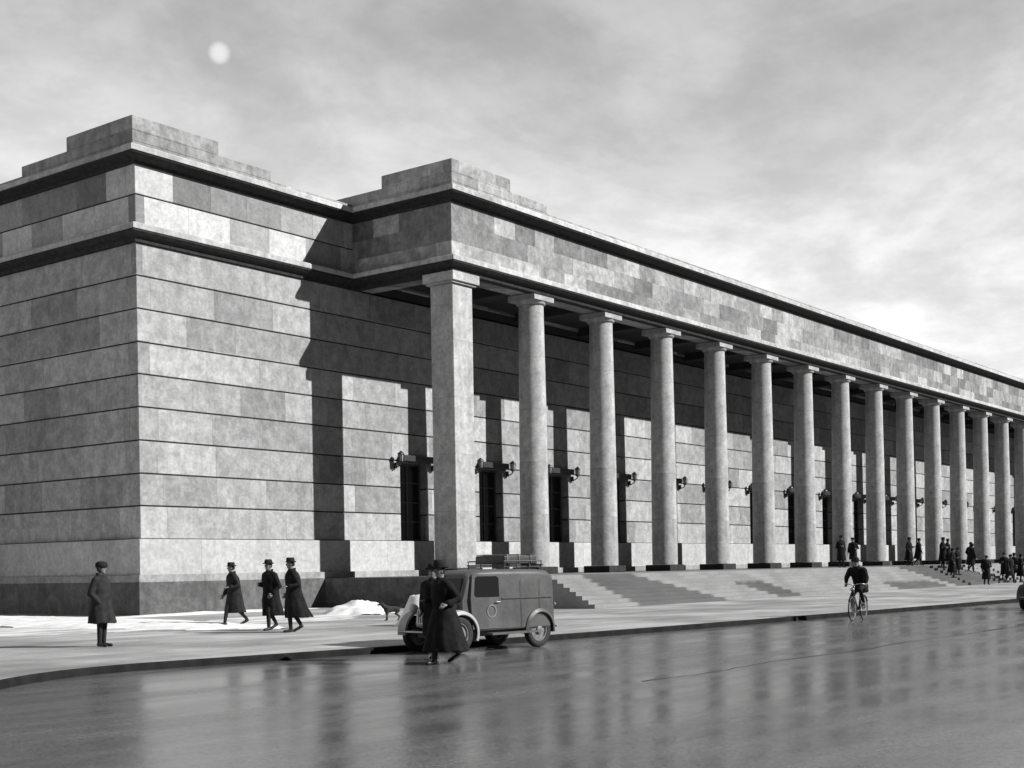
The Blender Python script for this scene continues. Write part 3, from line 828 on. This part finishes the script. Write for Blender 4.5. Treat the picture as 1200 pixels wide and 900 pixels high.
pc(A, 'taller person half hidden behind the left one coming down the steps', (50.6, -12.3, ST3(-12.3)), R(-80), 1.04)
pc(Cp, 'shorter person half hidden behind the right one coming down the steps', (55.2, -12.5, ST3(-12.5)), R(-130), .97)
pc(A, 'person behind the left one of the group at the picture edge', (57.6, -13.9, ST3(-13.9)), R(-160), 1.0)
pc(Bp, 'person behind the middle one of the group at the picture edge', (59.9, -13.8, ST3(-13.8)), R(-20), 1.0)
pc(Cp, 'person stepping forward beside the group at the picture edge, nearest the kerb', (57.9, -15.3, 0), R(-95), 1.0)
pc(A, 'person at the very picture edge, almost hidden by the rightmost of the group', (61.3, -14.4, 0), R(-95), 1.05)
# small dark dog by the snow heap
dog = empty('dog', (-1.2, -13.5, 0), R(150), 'small dark dog standing in front of the snow heap near the van bonnet', 'dog')
bm = bmesh.new()
limb(bm, [(-.20, 0, .34), (-.05, 0, .35), (.14, 0, .34)], [.085, .09, .115])
limb(bm, [(.16, 0, .38), (.26, 0, .46), (.31, 0, .52)], [.085, .065, .058])
limb(bm, [(.31, 0, .52), (.37, 0, .50), (.43, 0, .48)], [.058, .04, .024])
for s in (-1, 1):
    limb(bm, [(.15, .06 * s, .30), (.14 + .02 * s, .065 * s, .16), (.15 + .04 * s, .065 * s, .03), (.19 + .04 * s, .065 * s, .02)], [.05, .028, .020, .020])
    limb(bm, [(-.20, .06 * s, .31), (-.14 + .03 * s, .07 * s, .21), (-.25 + .03 * s, .07 * s, .13), (-.22 + .03 * s, .07 * s, .03), (-.18 + .03 * s, .07 * s, .02)], [.06, .042, .022, .019, .019])
    limb(bm, [(.29, .04 * s, .56), (.26, .055 * s, .60)], [.022, .010])
limb(bm, [(-.26, 0, .38), (-.36, 0, .46), (-.38, 0, .54)], [.025, .016, .010])
bm = bake(bm, .012, 2)
finish('body', bm, 'fur', dog, True)

# ------------------------------------------------------------------ the van, origin at rear axle, +X forward
VY = R(173)
van = empty('delivery_van', (-8.38, -23.60, -.122), VY, 'small grey panel van with pale bonnet and round door emblem parked at the kerb', 'van')
HW = .68
def rsec(x, hw, z0, z1, r_top, r_bot=.06, tumble=.03, n=6):
    pts = []
    def arc(cy, cz, r, a0, a1):
        for k in range(n + 1):
            a = a0 + (a1 - a0) * k / n; pts.append((x, cy + r * math.cos(a), cz + r * math.sin(a)))
    ht = hw - tumble
    arc(hw - r_bot, z0 + r_bot, r_bot, -math.pi / 2, 0)
    arc(ht - r_top, z1 - r_top, r_top, 0, math.pi / 2)
    arc(-ht + r_top, z1 - r_top, r_top, math.pi / 2, math.pi)
    arc(-hw + r_bot, z0 + r_bot, r_bot, math.pi, 1.5 * math.pi)
    return pts
bm = bmesh.new()
loft(bm, [rsec(-.50, HW - .10, .52, 1.36, .18), rsec(-.49, HW - .05, .46, 1.44, .17), rsec(-.44, HW - .01, .42, 1.53, .15), rsec(-.30, HW, .40, 1.60, .13), rsec(0, HW, .40, 1.63, .12), rsec(.6, HW, .40, 1.64, .12),
          rsec(1.2, HW, .40, 1.64, .12), rsec(1.7, HW - .01, .40, 1.62, .13), rsec(1.95, HW - .03, .40, 1.58, .15), rsec(2.02, HW - .04, .40, 1.52, .16),
          rsec(2.08, HW - .05, .41, 1.30, .12), rsec(2.14, HW - .06, .42, 1.10, .08)])
body = finish('body', bm, 'van', van, True, 50)
bm = bmesh.new()
loft(bm, [rsec(2.10, .47, .45, 1.08, .16), rsec(2.24, .43, .46, 1.06, .16), rsec(2.44, .36, .48, 1.00, .15), rsec(2.56, .31, .5, .94, .14), rsec(2.60, .28, .53, .90, .13)])
finish('bonnet', bm, 'van2', van, True, 50)
bm = bmesh.new()
loft(bm, [rsec(2.603, .24, .56, .87, .10), rsec(2.625, .23, .57, .86, .10)])
for k in range(7): box(bm, 2.628, 2.638, -.18 + .055 * k, -.165 + .055 * k, .59, .84)
finish('grille', bm, 'steel', van)
bm = bmesh.new(); box(bm, -.26, .90, -.50, .50, 1.675, 1.70)
for xx in (-.26, .12, .50, .86): box(bm, xx, xx + .04, -.55, .55, 1.703, 1.73)
for s in (-1, 1):
    tube(bm, [(-.24, .53 * s, 1.80), (.90, .53 * s, 1.80)], .014, 6)
    for xx in (-.22, .15, .52, .88): tube(bm, [(xx, .53 * s, 1.60), (xx, .53 * s, 1.80)], .012, 6)
rack = finish('roof_rack', bm, 'dark', van)
# dark load lashed on the rack: a thing of its own
load = empty('roof_load', (0, 0, 0), 0, 'dark flat tarpaulin-covered load lashed on the roof rack of the van', 'load')
load.location = Matrix.Rotation(VY, 4, 'Z') @ Vector((.30, 0, 0)) + Vector(van.location) + Vector((0, 0, 1.735)); load.rotation_euler = (0, 0, VY)
bm = bmesh.new(); rr_ = []
for k, xx in enumerate((-.50, -.48, -.3, 0, .25, .46, .48)):
    w_ = .40 if k in (0, 6) else .44; h_ = .15 if k in (0, 6) else .19 + .012 * math.sin(k * 2.3)
    rr_.append([(xx, y, z) for (_, y, z) in rsec(0, w_, 0.0, h_, .03, .01, .015, 4)])
loft(bm, rr_); finish('tarpaulin', bm, 'dark', load, True, 40)
bm = bmesh.new()
for xx in (-.3, .05, .4): tube(bm, [(xx, -.45, .0), (xx, -.45, .20), (xx, .45, .20), (xx, .45, 0)], .010, 6)
finish('rope', bm, 'rim', load)
bm = bmesh.new()
for s in (-1, 1):
    for xx in (.0, .56): box(bm, xx - .004, xx + .004, min((HW + .001) * s, (HW + .004) * s), max((HW + .001) * s, (HW + .004) * s), .80 if xx == 0 else .45, 1.42)
finish('panel_seam', bm, 'dark', van)
# door, windows, mouldings
for s in (-1, 1):
    yy = (HW - .012) * s
    bm = bmesh.new()
    pr = [(1.13, .45), (1.95, .45), (2.0, 1.05), (1.93, 1.52), (1.90, 1.545), (1.18, 1.545), (1.13, 1.50)]
    loft(bm, [[(a, (HW + o - (.03 * max(0, (b - 1.0) / .6))) * s, b) for a, b in pr] for o in (-.06, .006)])
    door = finish('door', bm, 'van', van)
    bm = bmesh.new()
    pr = [(1.20, 1.09), (1.86, 1.09), (1.90, 1.14), (1.86, 1.47), (1.80, 1.50), (1.26, 1.50), (1.20, 1.46)]
    loft(bm, [[(a, (HW + o - (.03 * max(0, (b - 1.0) / .6))) * s, b) for a, b in pr] for o in (-.02, .010)])
    finish('window', bm, 'vglass', door)
    bm = bmesh.new(); tube(bm, [(1.20, (HW + .03) * s, .98), (1.32, (HW + .035) * s, .98)], .012, 8); tube(bm, [(1.22, (HW - .0) * s, .98), (1.22, (HW + .03) * s, .98)], .010, 6)
    finish('handle', bm, 'steel', door)
    bm = bmesh.new(); box(bm, -.40, 1.12, min(yy, yy + .022 * s), max(yy, yy + .022 * s), 1.035, 1.055); box(bm, .30, 1.6, min((HW) * s, (HW + .20) * s), max((HW) * s, (HW + .20) * s), .33, .37)
    finish('running_board', bm, 'van', van)
    # round emblem on the panel
    bm = bmesh.new()
    ro, ri = .135, .105
    pts = [2 * math.pi * k / 32 for k in range(33)]
    for a, b in zip(pts, pts[1:]):
        q = [bm.verts.new((1.42 + r_ * math.cos(t_), (HW + .010) * s, .80 + r_ * math.sin(t_))) for r_, t_ in ((ri, a), (ro, a), (ro, b), (ri, b))]
        bm.faces.new(q)
    finish('emblem', bm, 'emblem', door)
bm = bmesh.new()
for y0, y1 in ((-.50, -.03), (.03, .50)):
    q = [(2.03, y0, 1.47), (2.03, y1, 1.47), (2.095, y1, 1.16), (2.095, y0, 1.16)]
    loft(bm, [[(a + o, b, c) for a, b, c in q] for o in (-.0, .035)])
finish('windscreen', bm, 'vglass', van)
bm = bmesh.new()
for y0, y1 in ((-.45, -.05), (.05, .45)): box(bm, -.515, -.49, y0, y1, 1.08, 1.30)
finish('rear_window', bm, 'vglass', van)
bm = bmesh.new()
for s in (-1, 1): box(bm, -.525, -.50, min(.005 * s, .52 * s), max(.005 * s, .52 * s), .50, 1.40)
bevel_all(bm, .01)
rd = finish('rear_door', bm, 'van', van)
bm = bmesh.new(); tube(bm, [(-.56, .06, .95), (-.56, .06, .80)], .012, 6); box(bm, -.56, -.525, .045, .075, .86, .89); finish('handle', bm, 'steel', rd)
bm = bmesh.new()
for s in (-1, 1): tube(bm, [(-.56, .55 * s, .88), (-.60, .55 * s, .88)], .04, 12)
finish('tail_lamp', bm, 'rim', van)
bm = bmesh.new(); tube(bm, [(2.74, -.62, .42), (2.77, -.3, .42), (2.77, .3, .42), (2.74, .62, .42)], .025, 8)
for s in (-.3, .3): tube(bm, [(2.5, s, .45), (2.76, s, .42)], .018, 6)
finish('bumper', bm, 'steel', van, True)
bm = bmesh.new(); tube(bm, [(-.62, -.60, .42), (-.64, 0, .42), (-.62, .60, .42)], .022, 8)
for s in (-.3, .3): tube(bm, [(-.45, s, .44), (-.63, s, .42)], .018, 6)
finish('bumper', bm, 'steel', van, True)
for s in (-1, 1):
    bm = bmesh.new(); prof = [(.02, -.13), (.06, -.11), (.085, -.05), (.09, 0)]
    lathe(bm, prof, 16, (2.52, .47 * s, .88), 'X'); tube(bm, [(2.46, .36 * s, .70), (2.46, .46 * s, .82)], .014, 6)
    hl = finish('headlight', bm, 'van2', van, True, 60)
    bm = bmesh.new(); lathe(bm, [(.082, 0.002), (.06, .02), (.02, .03)], 16, (2.52, .47 * s, .88), 'X'); finish('lens', bm, 'lamp', hl, True)
WRD = .365
WB = 2.28
for xw in (0, WB):
    for s in (-1, 1):
        yc = .60 * s
        bm = bmesh.new()
        prof = [(.235, -.06), (.30, -.075), (.345, -.065), (WRD, -.035), (WRD, .035), (.345, .065), (.30, .075), (.235, .06)]
        lathe(bm, prof, 32, (xw, yc, WRD), 'Y', cap=False)
        wh = finish('wheel', bm, 'tyre', van, True, 45)
        bm = bmesh.new()
        so = s
        lathe(bm, [(.24, -.05), (.24, .05), (.215, .05), (.20, .02), (.20, -.02), (.215, -.05)], 32, (xw, yc, WRD), 'Y', cap=False)
        lathe(bm, [(.205, .012 * so), (.12, .03 * so), (.085, .045 * so), (.08, .075 * so), (.05, .09 * so), (.002, .095 * so)], 24, (xw, yc, WRD), 'Y', cap=False)
        finish('rim', bm, 'rim', wh, True, 30)
        # mudguard
        bm = bmesh.new(); rings = []
        a0, a1 = (R(-8), R(188)) if xw == 0 else (R(-2), R(200))
        for k in range(25):
            a = a0 + (a1 - a0) * k / 24; rg = []
            R1 = .43 + (.02 * math.sin(a) if xw else 0)
            stretch = 1.0 + (.12 if xw and math.cos(a) < 0 else 0)
            for (dr, dy) in ((-.03, -.13), (.02, -.13), (.035, 0), (.012, .10), (-.05, .135), (-.065, .125), (-.005, .08), (.01, 0), (-.01, -.12)):
                rg.append((xw + (R1 + dr) * math.cos(a) * stretch, yc + dy * s, WRD + (R1 + dr) * math.sin(a)))
            rings.append(rg)
        loft(bm, rings)
        finish('mudguard', bm, 'van2' if xw else 'van', van, True, 40)
bm = bmesh.new(); box(bm, -.3, 2.5, -.35, .35, .30, .41); tube(bm, [(0, -.55, WRD), (0, .55, WRD)], .03, 8); tube(bm, [(WB, -.55, WRD), (WB, .55, WRD)], .025, 8)
tube(bm, [(1.8, -.25, .27), (.3, -.28, .26), (-.55, -.30, .27)], .022, 8)
finish('chassis', bm, 'dark', van)

# second, dark van whose front just enters at the right edge
v2 = copy_tree(van); v2.name = 'dark_van'; v2['label'] = 'dark vehicle of which only the front shows at the right edge of the road'
v2.location = (16.0, -28.3, -.122); v2.rotation_euler = (0, 0, R(180)); van['group'] = v2['group'] = 'vans on the road'
def darken(o):
    if o.type == 'MESH' and any(q and q.name.startswith('van_paint') for q in o.data.materials):
        o.data = o.data.copy()
        for i, q in enumerate(o.data.materials):
            if q.name.startswith('van_paint'): o.data.materials[i] = MAT['chain']
    for ch in o.children: darken(ch)
darken(v2)
